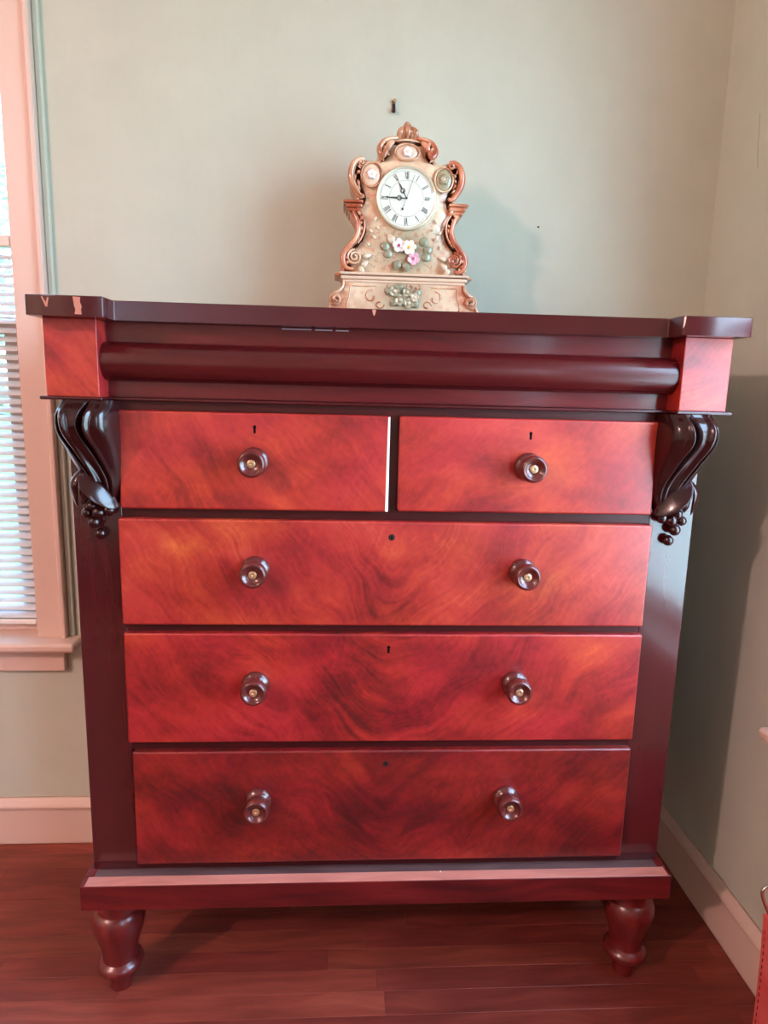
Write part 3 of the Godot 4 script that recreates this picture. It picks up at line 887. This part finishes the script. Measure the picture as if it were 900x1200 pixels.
	# hands: a quarter to eleven, the seconds near the one
	for q in [["minute_hand", deg_to_rad(90.0 + 89.5), 0.0525, 0.0150], ["hour_hand", deg_to_rad(90.0 + 28.5), 0.0360, 0.0170]]:
		var d := Vector3(cos(q[1]), sin(q[1]), 0)
		var c := dc + Vector3(0, 0, 0.0120 if q[0] == "hour_hand" else 0.0128)
		s = new_shape()
		var bl0 := curve([c, c + d * q[3], c + d * q[2]], 6)
		s.tube([c, c + d * (q[3] - 0.004)], [0.0009], 8, 0.4)
		var ring: Array = []
		for k in 20: ring.append(c + d * q[3] + Vector3(cos(TAU * k / 20), sin(TAU * k / 20), 0) * 0.0042)
		s.tube(ring, [0.0011], 8, 0.5, Vector3(0, 0, 1), true)
		blade(s, [c + d * (q[3] + 0.003), c + d * (q[3] + 0.008), c + d * q[2]], 0.0017, 0.0006)
		blade(s, [c + d * (q[3] - 0.007), c + d * (q[3] - 0.004), c + d * (q[3])], 0.0020, 0.0006)
		part(q[0], s, M.ink, clock)
	s = new_shape()
	var sa := deg_to_rad(70.5)
	var sd2 := Vector3(cos(sa), sin(sa), 0)
	var hc := dc + Vector3(0, 0, 0.0136)
	s.tube([hc - sd2 * 0.022, hc + sd2 * 0.050], [0.00042], 6)
	s.ball(hc - sd2 * 0.0235, Vector3(0.0021, 0.0028, 0.0006), 6, 12)
	s.ball(hc, Vector3(0.0026, 0.0026, 0.0012), 8, 14)
	part("second_hand", s, M.ink, clock)
	s = new_shape()                                  # domed crystal
	s.lathe([[R - 0.0048, 0.0135], [R - 0.012, 0.0165], [0.040, 0.0190], [0.024, 0.0205], [0.010, 0.0212], [0.0, 0.0213]], 48, fwd)
	part("crystal", s, M.glass, clock)
	# flowers below the dial
	for q in [[-0.043, 0.168, 2.6], [-0.036, 0.152, 3.4], [0.050, 0.163, 0.5], [0.047, 0.148, -0.3], [-0.016, 0.130, 4.2], [-0.030, 0.183, 2.2], [0.040, 0.180, 1.0], [0.004, 0.128, 4.9]]:
		var d := Vector3(cos(q[2]), sin(q[2]), 0)
		var p := Vector3(q[0], q[1], 0.005)
		s = new_shape()
		blade(s, [p - d * 0.011, p + Vector3(0, 0, 0.003), p + d * 0.012], 0.0085, 0.0022)
		part("leaf", s, M.leaf_sage if absf(q[0]) > 0.033 or q[1] < 0.14 else M.leaf_cream, clock)
	flower(clock, Vector3(-0.0130, 0.1700, 0.008), 0.0150, 5, M.petal_white, M.pistil_rose, 0.4, 1.0)
	flower(clock, Vector3(0.0090, 0.1665, 0.010), 0.0160, 6, M.petal_cream, M.pistil_yellow, 0.1, 1.0)
	flower(clock, Vector3(0.0190, 0.1435, 0.009), 0.0140, 5, M.petal_pink, M.pistil_rose, 0.9, 1.0)
	# cluster on the base
	for q in [[-0.034, 0.074, 2.7], [0.030, 0.072, 0.4], [-0.022, 0.050, 3.9], [0.026, 0.048, -0.7], [-0.010, 0.084, 1.9]]:
		var d := Vector3(cos(q[2]), sin(q[2]), 0)
		var p := Vector3(q[0], q[1], 0.012)
		s = new_shape()
		blade(s, [p - d * 0.009, p + Vector3(0, 0, 0.003), p + d * 0.010], 0.0075, 0.002)
		part("leaf", s, M.leaf_sage, clock)
	for q in [[-0.021, 0.074, 0.0125, "petal_sage"], [0.007, 0.073, 0.0110, "petal_sage"], [-0.008, 0.056, 0.0130, "petal_sage"], [0.011, 0.050, 0.0120, "petal_sage"], [0.024, 0.062, 0.0100, "leaf_cream"]]:
		flower(clock, Vector3(q[0], q[1], 0.014), q[2], 5, M[q[3]], M.leaf_cream, q[0] * 60.0, 1.3)
	s = new_shape()                                  # little wreath over the cluster
	for sg in [-1.0, 1.0]:
		s.tube(spiral(Vector3(sg * 0.014, 0.085, 0.012), 0.009, 0.003, PI / 2, sg * 0.9, 0.002), [0.0015], 8)
		s.tube(spiral(Vector3(sg * 0.030, 0.084, 0.012), 0.007, 0.003, PI / 2, -sg * 0.8, 0.002), [0.0014], 8)
	part("wreath", s, M.gilt, clock)


# ------------------------------------------------------------------ room
func baseboard(called: String, label: String, from: float, to: float, x: Transform3D) -> void:
	# profile in (out from the wall, up), drawn along z of x
	var o := PackedVector2Array([Vector2(0, 0), Vector2(0.016, 0), Vector2(0.016, 0.104), Vector2(0.0175, 0.107), Vector2(0.0215, 0.111), Vector2(0.0225, 0.117), Vector2(0.019, 0.124), Vector2(0.011, 0.130), Vector2(0.007, 0.136), Vector2(0, 0.136)])
	var fine := PackedVector2Array()
	for i in o.size():
		fine.append(o[i].lerp(o[(i - 1 + o.size()) % o.size()], 0.04)); fine.append(o[i].lerp(o[(i + 1) % o.size()], 0.04))
	var s := new_shape()
	s.prism(fine, from, to, 0.0, x)
	setting(called, label, s, M.trim_paint)


# a double-hung window with casing, stool and apron; local x along the wall, z into the room, origin at the middle of the opening at floor level
func window(called: String, label: String, w: float, y0: float, y1: float, at: Vector3, turn: float) -> void:
	var o := setting(called, label)
	o.position = at; o.rotation.y = turn
	var h := w / 2
	var c := 0.076
	for sg in [-1.0, 1.0]:
		part("casing", new_shape().box(Vector3(sg * (h + c / 2), (y0 + y1) / 2, 0.010), Vector3(c, y1 - y0, 0.020), 0.002), M.trim_paint, o)
		part("back_band", new_shape().box(Vector3(sg * (h + c - 0.006), (y0 + y1 + c) / 2, 0.015), Vector3(0.013, y1 - y0 + c, 0.030), 0.004, 3), M.trim_paint, o)
		part("wall_bead", new_shape().box(Vector3(sg * (h + c + 0.0085), (y0 + y1 + c) / 2, 0.005), Vector3(0.015, y1 - y0 + c, 0.012), 0.004, 2), M.wall_paint, o)
		part("jamb", new_shape().box(Vector3(sg * (h + 0.006), (y0 + y1) / 2, -0.078), Vector3(0.018, y1 - y0, 0.155)), M.trim_paint, o)
		part("stop", new_shape().box(Vector3(sg * (h - 0.006), (y0 + y1) / 2, -0.022), Vector3(0.012, y1 - y0, 0.028), 0.002), M.trim_paint, o)
	part("head_casing", new_shape().box(Vector3(0, y1 + c / 2, 0.010), Vector3(w + 2 * c, c, 0.020), 0.002), M.trim_paint, o)
	part("head_jamb", new_shape().box(Vector3(0, y1 + 0.006, -0.078), Vector3(w, 0.018, 0.155)), M.trim_paint, o)
	part("stool", new_shape().box(Vector3(0, y0 - 0.012, 0.010), Vector3(w + 2 * c + 0.070, 0.025, 0.120), 0.010, 4), M.trim_paint, o)
	part("sill_base", new_shape().box(Vector3(0, y0 - 0.014, -0.105), Vector3(w + 0.01, 0.024, 0.110)), M.trim_paint, o)
	part("apron", new_shape().box(Vector3(0, y0 - 0.058, 0.010), Vector3(w + 2 * c - 0.022, 0.072, 0.020), 0.003), M.trim_paint, o)
	var my := y0 + 0.80
	for q in [["lower_sash", y0, my + 0.02, -0.056, 0.070, 0.058], ["upper_sash", my - 0.02, y1, -0.094, 0.040, 0.040]]:
		var z: float = q[3]
		var st: float = q[5]
		var f := new_shape()
		for sg in [-1.0, 1.0]: f.box(Vector3(sg * (h - st / 2), (q[1] + q[2]) / 2, z), Vector3(st, q[2] - q[1], 0.034), 0.003)
		f.box(Vector3(0, q[1] + q[4] / 2, z), Vector3(w - 2 * st + 0.004, q[4], 0.034), 0.003)
		f.box(Vector3(0, q[2] - 0.021, z), Vector3(w - 2 * st + 0.004, 0.042, 0.034), 0.003)
		var sash := part(q[0], f, M.sash_paint, o)
		part("pane", new_shape().box(Vector3(0, (q[1] + q[4] + q[2] - 0.042) / 2, z), Vector3(w - 2 * st, q[2] - 0.042 - q[1] - q[4], 0.003)), M.glass, sash)


func build_room() -> void:
	# walls with thickness; openings for both windows
	var s := new_shape()
	for q in [[LEFT, -1.689, 0.0, CEIL], [-0.889, RIGHT, 0.0, CEIL], [-1.689, -0.889, 0.0, 0.600], [-1.689, -0.889, 2.20, CEIL]]:
		s.box(Vector3((q[0] + q[1]) / 2, (q[2] + q[3]) / 2, BACK - 0.08), Vector3(q[1] - q[0], q[3] - q[2], 0.16))
	var wb := setting("wall_back", "pale sage green plaster wall behind the chest", s, M.wall_paint)
	s = new_shape()
	for q in [[BACK - 0.16, 0.121, 0.0, CEIL], [0.971, 1.78, 0.0, CEIL], [2.63, FRONT, 0.0, CEIL], [0.121, 0.971, 0.0, 0.600], [0.121, 0.971, 2.20, CEIL], [1.78, 2.63, 0.0, 0.600], [1.78, 2.63, 2.20, CEIL]]:
		s.box(Vector3(RIGHT + 0.08, (q[2] + q[3]) / 2, (q[0] + q[1]) / 2), Vector3(0.16, q[3] - q[2], q[1] - q[0]))
	var wr := setting("wall_right", "sage green plaster wall at the right of the chest", s, M.wall_paint)
	setting("wall_left", "sage green wall on the far left, outside the view", new_shape().box(Vector3(LEFT - 0.08, CEIL / 2, (BACK + FRONT) / 2), Vector3(0.16, CEIL, FRONT - BACK + 0.32)), M.wall_paint)
	setting("wall_front", "sage green wall behind the camera", new_shape().box(Vector3((LEFT + RIGHT) / 2, CEIL / 2, FRONT + 0.08), Vector3(RIGHT - LEFT, CEIL, 0.16)), M.wall_paint)
	setting("ceiling", "plain white ceiling above the view", new_shape().box(Vector3((LEFT + RIGHT) / 2, CEIL + 0.06, (BACK + FRONT) / 2), Vector3(RIGHT - LEFT + 0.32, 0.12, FRONT - BACK + 0.32)), M.ceiling_paint)
	# floor: boards laid along x
	var fl := setting("floor", "dark reddish brown strip wood floor", new_shape().box(Vector3((LEFT + RIGHT) / 2, -0.0805, (BACK + FRONT) / 2), Vector3(RIGHT - LEFT + 0.32, 0.124, FRONT - BACK + 0.32)), M.subfloor)
	var meshes: Array = []
	for k in 6:                                     # six board lengths, shared
		var L := 0.55 + 0.17 * k
		var p := new_shape(false, Vector2(0.21 * k, 0.083 * k))
		var w := 0.0571
		var e := 0.0006
		var top := [Vector3(-L / 2 + e, 0, -w / 2 + e), Vector3(L / 2 - e, 0, -w / 2 + e), Vector3(L / 2 - e, 0, w / 2 - e), Vector3(-L / 2 + e, 0, w / 2 - e)]
		var low := [Vector3(-L / 2 + 0.0002, -0.0005, -w / 2 + 0.0001), Vector3(L / 2 - 0.0002, -0.0005, -w / 2 + 0.0001), Vector3(L / 2 - 0.0002, -0.0005, w / 2 - 0.0001), Vector3(-L / 2 + 0.0002, -0.0005, w / 2 - 0.0001)]
		p.quad(top[0], top[1], top[2], top[3], Vector3.UP)
		for i in 4:
			var j := (i + 1) % 4
			var n: Vector3 = (low[i] + low[j]) / 2.0 - (top[i] + top[j]) / 2.0
			n = Vector3(n.x, 0.0008, n.z).normalized()
			p.quad(low[i], low[j], top[j], top[i], n)
			var d := Vector3(0, -0.017, 0)
			p.quad(low[i], low[j], low[j] + d, low[i] + d, Vector3(n.x, 0, n.z).normalized())
		meshes.append([L, p.mesh()])
	var z := BACK + 0.0005
	while z < FRONT - 0.03:
		var x := LEFT - rng.randf_range(0.0, 0.45)
		while x < RIGHT - 0.01:
			var k := rng.randi_range(3, 5)
			if z < 1.2: k = rng.randi_range(0, 5)
			var m: Array = meshes[k]
			if x + m[0] > RIGHT + 0.14: m = meshes[0]
			if z < 2.4 and x + m[0] > -3.0:
				part("plank", m[1], M["floor_%d" % rng.randi_range(0, 4)], fl, Vector3(x + m[0] / 2, rng.randf_range(-0.0003, 0.0), z + 0.02855))
			x += m[0]
		z += 0.0571
	baseboard("baseboard_back", "cream baseboard along the back wall", LEFT, RIGHT - 0.001, Transform3D(Basis(Vector3(0, 0, 1), Vector3(0, 1, 0), Vector3(1, 0, 0)), Vector3(0, 0, BACK)))
	baseboard("baseboard_right", "cream baseboard along the right wall", BACK, FRONT, Transform3D(Basis(Vector3(-1, 0, 0), Vector3(0, 1, 0), Vector3(0, 0, 1)), Vector3(RIGHT, 0, 0)))
	window("window_1", "double-hung window with cream casing, left of the chest", 0.80, 0.609, 2.20, Vector3(-1.289, 0, BACK), 0.0)
	window("window_2", "window in the right wall, only the tip of its sill in view", 0.85, 0.617, 2.20, Vector3(RIGHT, 0, 0.546), -PI / 2)
	window("window_3", "second window in the right wall, behind the camera", 0.85, 0.617, 2.20, Vector3(RIGHT, 0, 2.205), -PI / 2)
	# marks on the walls
	part("nail_hole", new_shape().ball(Vector3(0.384, 1.682, BACK + 0.0002), Vector3(0.0022, 0.0026, 0.0008), 6, 10), M.black_hole, wb)
	part("crack", new_shape().tube(curve([Vector3(RIGHT, 1.905, -0.357), Vector3(RIGHT, 1.87, -0.352), Vector3(RIGHT, 1.83, -0.349), Vector3(RIGHT, 1.785, -0.340)], 4), [0.0008], 6), M.crack_shade, wr)


func build_small_things() -> void:
	# blind on the left window
	var b := thing("venetian_blind", "white venetian blind covering the lower part of the left window", "blind", Vector3(-1.289, 0.64, BACK - 0.026))
	part("headrail", new_shape().box(Vector3(0, 0.965, 0), Vector3(0.768, 0.026, 0.030), 0.003), M.plastic_white, b)
	var s := new_shape()
	var g: Array = []
	for e in [-0.3825, 0.3825]:
		var row: Array = []
		for j in 9:
			var k := -1.0 + j / 4.0
			row.append(Vector3(e, 0.0028 * (1.0 - k * k), k * 0.0125))
		for j in 9:
			var k := 1.0 - j / 4.0
			row.append(Vector3(e, 0.0028 * (1.0 - k * k) - 0.0007, k * 0.0125))
		g.append(row)
	s.sheet(g, true)
	var sm := s.mesh()
	for k in 43:
		var o := part("slat", sm, M.slat_white, b, Vector3(0, 0.018 + 0.0217 * k, 0))
		o.rotation.x = deg_to_rad(34.0)
	part("bottom_rail", new_shape().box(Vector3(0, 0.0, 0), Vector3(0.768, 0.014, 0.026), 0.004), M.plastic_white, b)
	for x in [-0.29, 0.29]:
		for z in [-0.0135, 0.0135]: part("ladder_cord", new_shape().tube([Vector3(x, 0.0, z), Vector3(x, 0.96, z)], [0.0007], 6), M.plastic_white, b)
	part("lift_hole", new_shape().ball(Vector3(0.268, -0.003, 0.0128), Vector3(0.006, 0.005, 0.001), 6, 12), M.black_hole, b)
	# picture hook above the clock
	var hk := thing("picture_hook", "small metal picture hook on the wall above the clock", "hook", Vector3(0.015, 1.94, BACK))
	part("hook_plate", new_shape().box(Vector3(0.0, 0.0, 0.0012), Vector3(0.0085, 0.026, 0.0016), 0.0006, 1), M.steel, hk)
	part("hook_curl", new_shape().tube(curve([Vector3(0.0005, 0.004, 0.002), Vector3(0.0005, -0.008, 0.0035), Vector3(0.0005, -0.0145, 0.007), Vector3(0.0005, -0.0135, 0.012), Vector3(0.0005, -0.007, 0.0135)], 5), [0.0036], 10, 0.6), M.iron, hk)
	part("nail", new_shape().tube([Vector3(0.002, 0.006, 0.001), Vector3(0.002, 0.0095, 0.009), Vector3(0.002, 0.010, 0.0105), Vector3(0.002, 0.0105, 0.0115)], [0.0014, 0.0014, 0.0046, 0.0040], 12), M.brass, hk)
	# red leather bag at the right edge
	var bag := thing("leather_bag", "red leather bag with dark stitching and a silver ring, cut by the right edge", "bag", Vector3(0.789, 0, 0.300))
	var p := PackedVector2Array(curve([Vector2(-0.053, 0.0), Vector2(-0.0545, 0.10), Vector2(-0.0575, 0.20), Vector2(-0.0620, 0.284), Vector2(-0.056, 0.303), Vector2(0.028, 0.302), Vector2(0.036, 0.285), Vector2(0.043, 0.20), Vector2(0.038, 0.10), Vector2(0.038, 0.0)], 5))
	part("body", new_shape().prism(p, -0.15, 0.15, 0.004, Transform3D.IDENTITY, 3), M.red_leather, bag)
	s = new_shape()
	for k in 17:
		var y := 0.02 + 0.0155 * k
		var x := table(y, [[0.0, -0.0532], [0.1, -0.0547], [0.2, -0.0577], [0.285, -0.0621]])
		s.box(Vector3(x, y, -0.142), Vector3(0.0016, 0.0085, 0.0016), 0.0006, 1)
	part("stitching", s, M.thread, bag)
	part("flap", new_shape().box(Vector3(-0.003, 0.300, 0.0), Vector3(0.072, 0.012, 0.27), 0.005, 3), M.red_leather, bag)
	s = new_shape()
	s.tube(curve([Vector3(-0.054, 0.300, -0.14), Vector3(-0.068, 0.325, -0.14), Vector3(-0.078, 0.350, -0.14), Vector3(-0.077, 0.364, -0.14), Vector3(-0.062, 0.372, -0.14), Vector3(-0.040, 0.366, -0.14), Vector3(-0.030, 0.345, -0.14), Vector3(-0.032, 0.302, -0.14)], 6), [0.0032], 12)
	part("ring", s, M.chrome, bag)


func build_outdoors() -> void:
	var lawn := setting("ground", "green lawn outside the windows", new_shape().box(Vector3(0, -0.55, 0), Vector3(60, 0.1, 60)), M.lawn)
	lawn.name = "ground"
	var k := 0
	for q in [[-3.3, -4.2, 2.9, 1.35], [-5.2, -5.8, 3.2, 1.7]]:
		var tree := thing("tree", ["leafy green tree outside the left window, nearest to the glass", "leafy green tree outside the left window, farther off"][k], "tree", Vector3(q[0], -0.5, q[1]))
		part("trunk", new_shape(true).tube(curve([Vector3(0, 0, 0), Vector3(0.05, 0.8, 0.02), Vector3(-0.03, 1.7, -0.03), Vector3(0.0, q[2], 0.0)], 5), [0.11], 12), M.bark, tree)
		var leaf := new_shape()
		blade(leaf, [Vector3(0, 0, 0), Vector3(0.03, 0.006, 0), Vector3(0.075, 0, 0)], 0.018, 0.002, Vector3.UP)
		var mm := MultiMesh.new()
		mm.transform_format = MultiMesh.TRANSFORM_3D
		mm.mesh = leaf.mesh()
		mm.instance_count = 5000
		for i in 5000:
			var d := Vector3(rng.randfn(), rng.randfn(), rng.randfn()).normalized()
			var r := pow(rng.randf(), 0.5)
			var bs := Basis.from_euler(Vector3(rng.randf() * TAU, rng.randf() * TAU, rng.randf() * TAU)).scaled(Vector3.ONE * rng.randf_range(0.8, 1.6))
			mm.set_instance_transform(i, Transform3D(bs, Vector3(0, q[2], 0) + d * r * Vector3(q[3], q[3] * 1.2, q[3])))
		var f := MultiMeshInstance3D.new()
		f.name = "foliage"
		f.multimesh = mm
		f.material_override = M.foliage
		f.set_meta("kind", "stuff")
		tree.add_child(f, true)
		k += 1


func build_lamp(at: Vector3) -> void:
	var l := thing("ceiling_lamp", "round glass ceiling lamp hanging in the room, outside the view", "lamp", Vector3(at.x, CEIL, at.z))
	part("rose", new_shape().lathe([[0.0, 0.0], [0.07, 0.0], [0.07, -0.012], [0.03, -0.03], [0.0, -0.03]], 32), M.brass, l)
	part("rod", new_shape().tube([Vector3(0, -0.02, 0), Vector3(0, at.y - CEIL + 0.08, 0)], [0.007], 10), M.brass, l)
	part("lamp_globe", new_shape().ball(Vector3(0, at.y - CEIL, 0), Vector3.ONE * 0.085, 16, 28), M.lamp_glass, l)
	var o := OmniLight3D.new()
	o.name = "ceiling_lamp_light"
	o.light_color = LAMP_COLOR
	o.light_energy = LAMP_ENERGY
	o.light_size = 0.085
	o.omni_range = 12.0
	o.omni_attenuation = 2.0
	o.shadow_enabled = true
	o.position = Vector3(0, at.y - CEIL, 0)
	l.add_child(o, true)


const LAMP_COLOR := Color(1.0, 0.80, 0.785)
const LAMP_ENERGY := 6.8
const LAMP_AT := Vector3(-2.95, 2.78, 2.60)
const FAR_SHARE := 0.3
const DAY_COLOR := Color(0.75, 0.90, 1.0)
const DAY_ENERGY := 5.9


func _ready() -> void:
	rng.seed = 7
	# camera
	var cam := Camera3D.new()
	cam.name = "camera"
	cam.fov = rad_to_deg(2.0 * atan(600.0 / 788.0))
	cam.near = 0.02; cam.far = 200.0
	cam.transform = Transform3D(Basis(Vector3.UP, -0.0617) * Basis(Vector3.RIGHT, -0.1789) * Basis(Vector3.BACK, 0.0254), Vector3(-0.0913, 1.2720, 1.2386))
	add_child(cam)
	cam.current = true
	# sky, exposure
	var env := Environment.new()
	env.background_mode = Environment.BG_SKY
	var sm := ProceduralSkyMaterial.new()
	sm.sky_top_color = Color(0.62, 0.80, 1.0); sm.sky_horizon_color = Color(0.86, 0.95, 1.0); sm.ground_horizon_color = Color(0.86, 0.95, 1.0); sm.ground_bottom_color = Color(0.5, 0.55, 0.5)
	sm.sky_energy_multiplier = 3.0; sm.ground_energy_multiplier = 1.0
	env.sky = Sky.new(); env.sky.sky_material = sm
	env.tonemap_mode = Environment.TONE_MAPPER_LINEAR
	env.tonemap_exposure = 1.0
	env.sdfgi_enabled = true; env.ssao_enabled = true; env.ssil_enabled = true
	var we := WorldEnvironment.new()
	we.name = "world"
	we.environment = env
	add_child(we)
	# daylight through both windows of the right wall
	for z in [0.546, 2.205]:
		var day := AreaLight3D.new()
		day.name = "window_daylight" if z < 1.0 else "window_daylight_001"
		day.area_size = Vector2(0.84, 1.57)
		day.light_color = DAY_COLOR
		day.light_energy = DAY_ENERGY * (1.0 if z < 1.0 else FAR_SHARE)
		day.area_normalize_energy = true
		day.shadow_enabled = true
		day.area_range = 12.0
		day.transform = Transform3D(Basis(Vector3.UP, PI / 2), Vector3(RIGHT + 0.125, 1.41, z))
		add_child(day)

	make_materials()
	mat("crack_shade", Color8(172, 168, 146), 0.8, 0.3)
	mat("drawer_left", Color.WHITE, 0.38, 0.55, flame(101, 0.4857, 0.177, 0.62, 0.25, 1.25, [[0.10, 0.02, 0.10, 0.05, 0.2]], 0.02, 0.75), 0.25, 0.2)
	mat("drawer_right", Color.WHITE, 0.38, 0.5, flame(111, 0.4848, 0.176, -0.1, -0.4, -0.3, [[0.16, 0.03, 0.14, 0.05, 0.12]], 0.06, 0.45), 0.3, 0.22)
	mat("drawer_second", Color(0.96, 1.02, 0.94), 0.38, 0.55, flame(121, 0.9988, 0.2035, 0.502, -1.15, 0.0, [[0.50, 0.02, 0.16, 0.05, 0.34], [0.42, 0.12, 0.10, 0.06, 0.12], [0.10, 0.06, 0.10, 0.05, 0.12]], 0.10, 0.9), 0.25, 0.2)
	mat("drawer_third", Color(0.96, 0.92, 0.93), 0.38, 0.55, flame(131, 1.0003, 0.2242, 0.50, -0.9, 0.0, [[0.46, 0.12, 0.08, 0.13, 0.30], [0.40, 0.02, 0.2, 0.05, 0.15], [0.72, 0.10, 0.16, 0.05, 0.14], [0.94, 0.12, 0.08, 0.05, 0.18], [0.07, 0.03, 0.05, 0.05, 0.2]], 0.0, 0.8), 0.25, 0.2)  # texture darkened a little, standing in for light falling off lower down
	mat("drawer_lowest", Color(0.84, 0.82, 0.8), 0.38, 0.55, flame(141, 0.9933, 0.2454, 0.49, -0.8, 0.0, [[0.44, 0.12, 0.11, 0.10, 0.30], [0.76, 0.10, 0.14, 0.08, 0.18], [0.12, 0.12, 0.10, 0.1, 0.10]], -0.12, 0.75), 0.25, 0.2)  # darkened further in texture and tint for the dimmer light near the floor
	var bl := mat("block_wood_left", Color.WHITE, 0.36, 0.5, flame(151, 0.25, 0.25, 0.3, 0.0, -0.55, [], -0.02, 1.2), 0.3, 0.2)
	bl.uv1_scale = Vector3(4, 4, 1)
	var br := mat("block_wood_right", Color.WHITE, 0.38, 0.48, flame(152, 0.25, 0.25, 0.0, 0.0, 0.6, [], 0.03, 0.8), 0.3, 0.2)
	br.uv1_scale = Vector3(4, 4, 1)
	mat("roll_wood", Color(1.0, 0.9, 0.9), 0.27, 0.42, M.dark_wood.albedo_texture, 0.3, 0.14)

	build_room()
	build_outdoors()
	build_chest()
	build_clock()
	build_small_things()
	build_lamp(LAMP_AT)
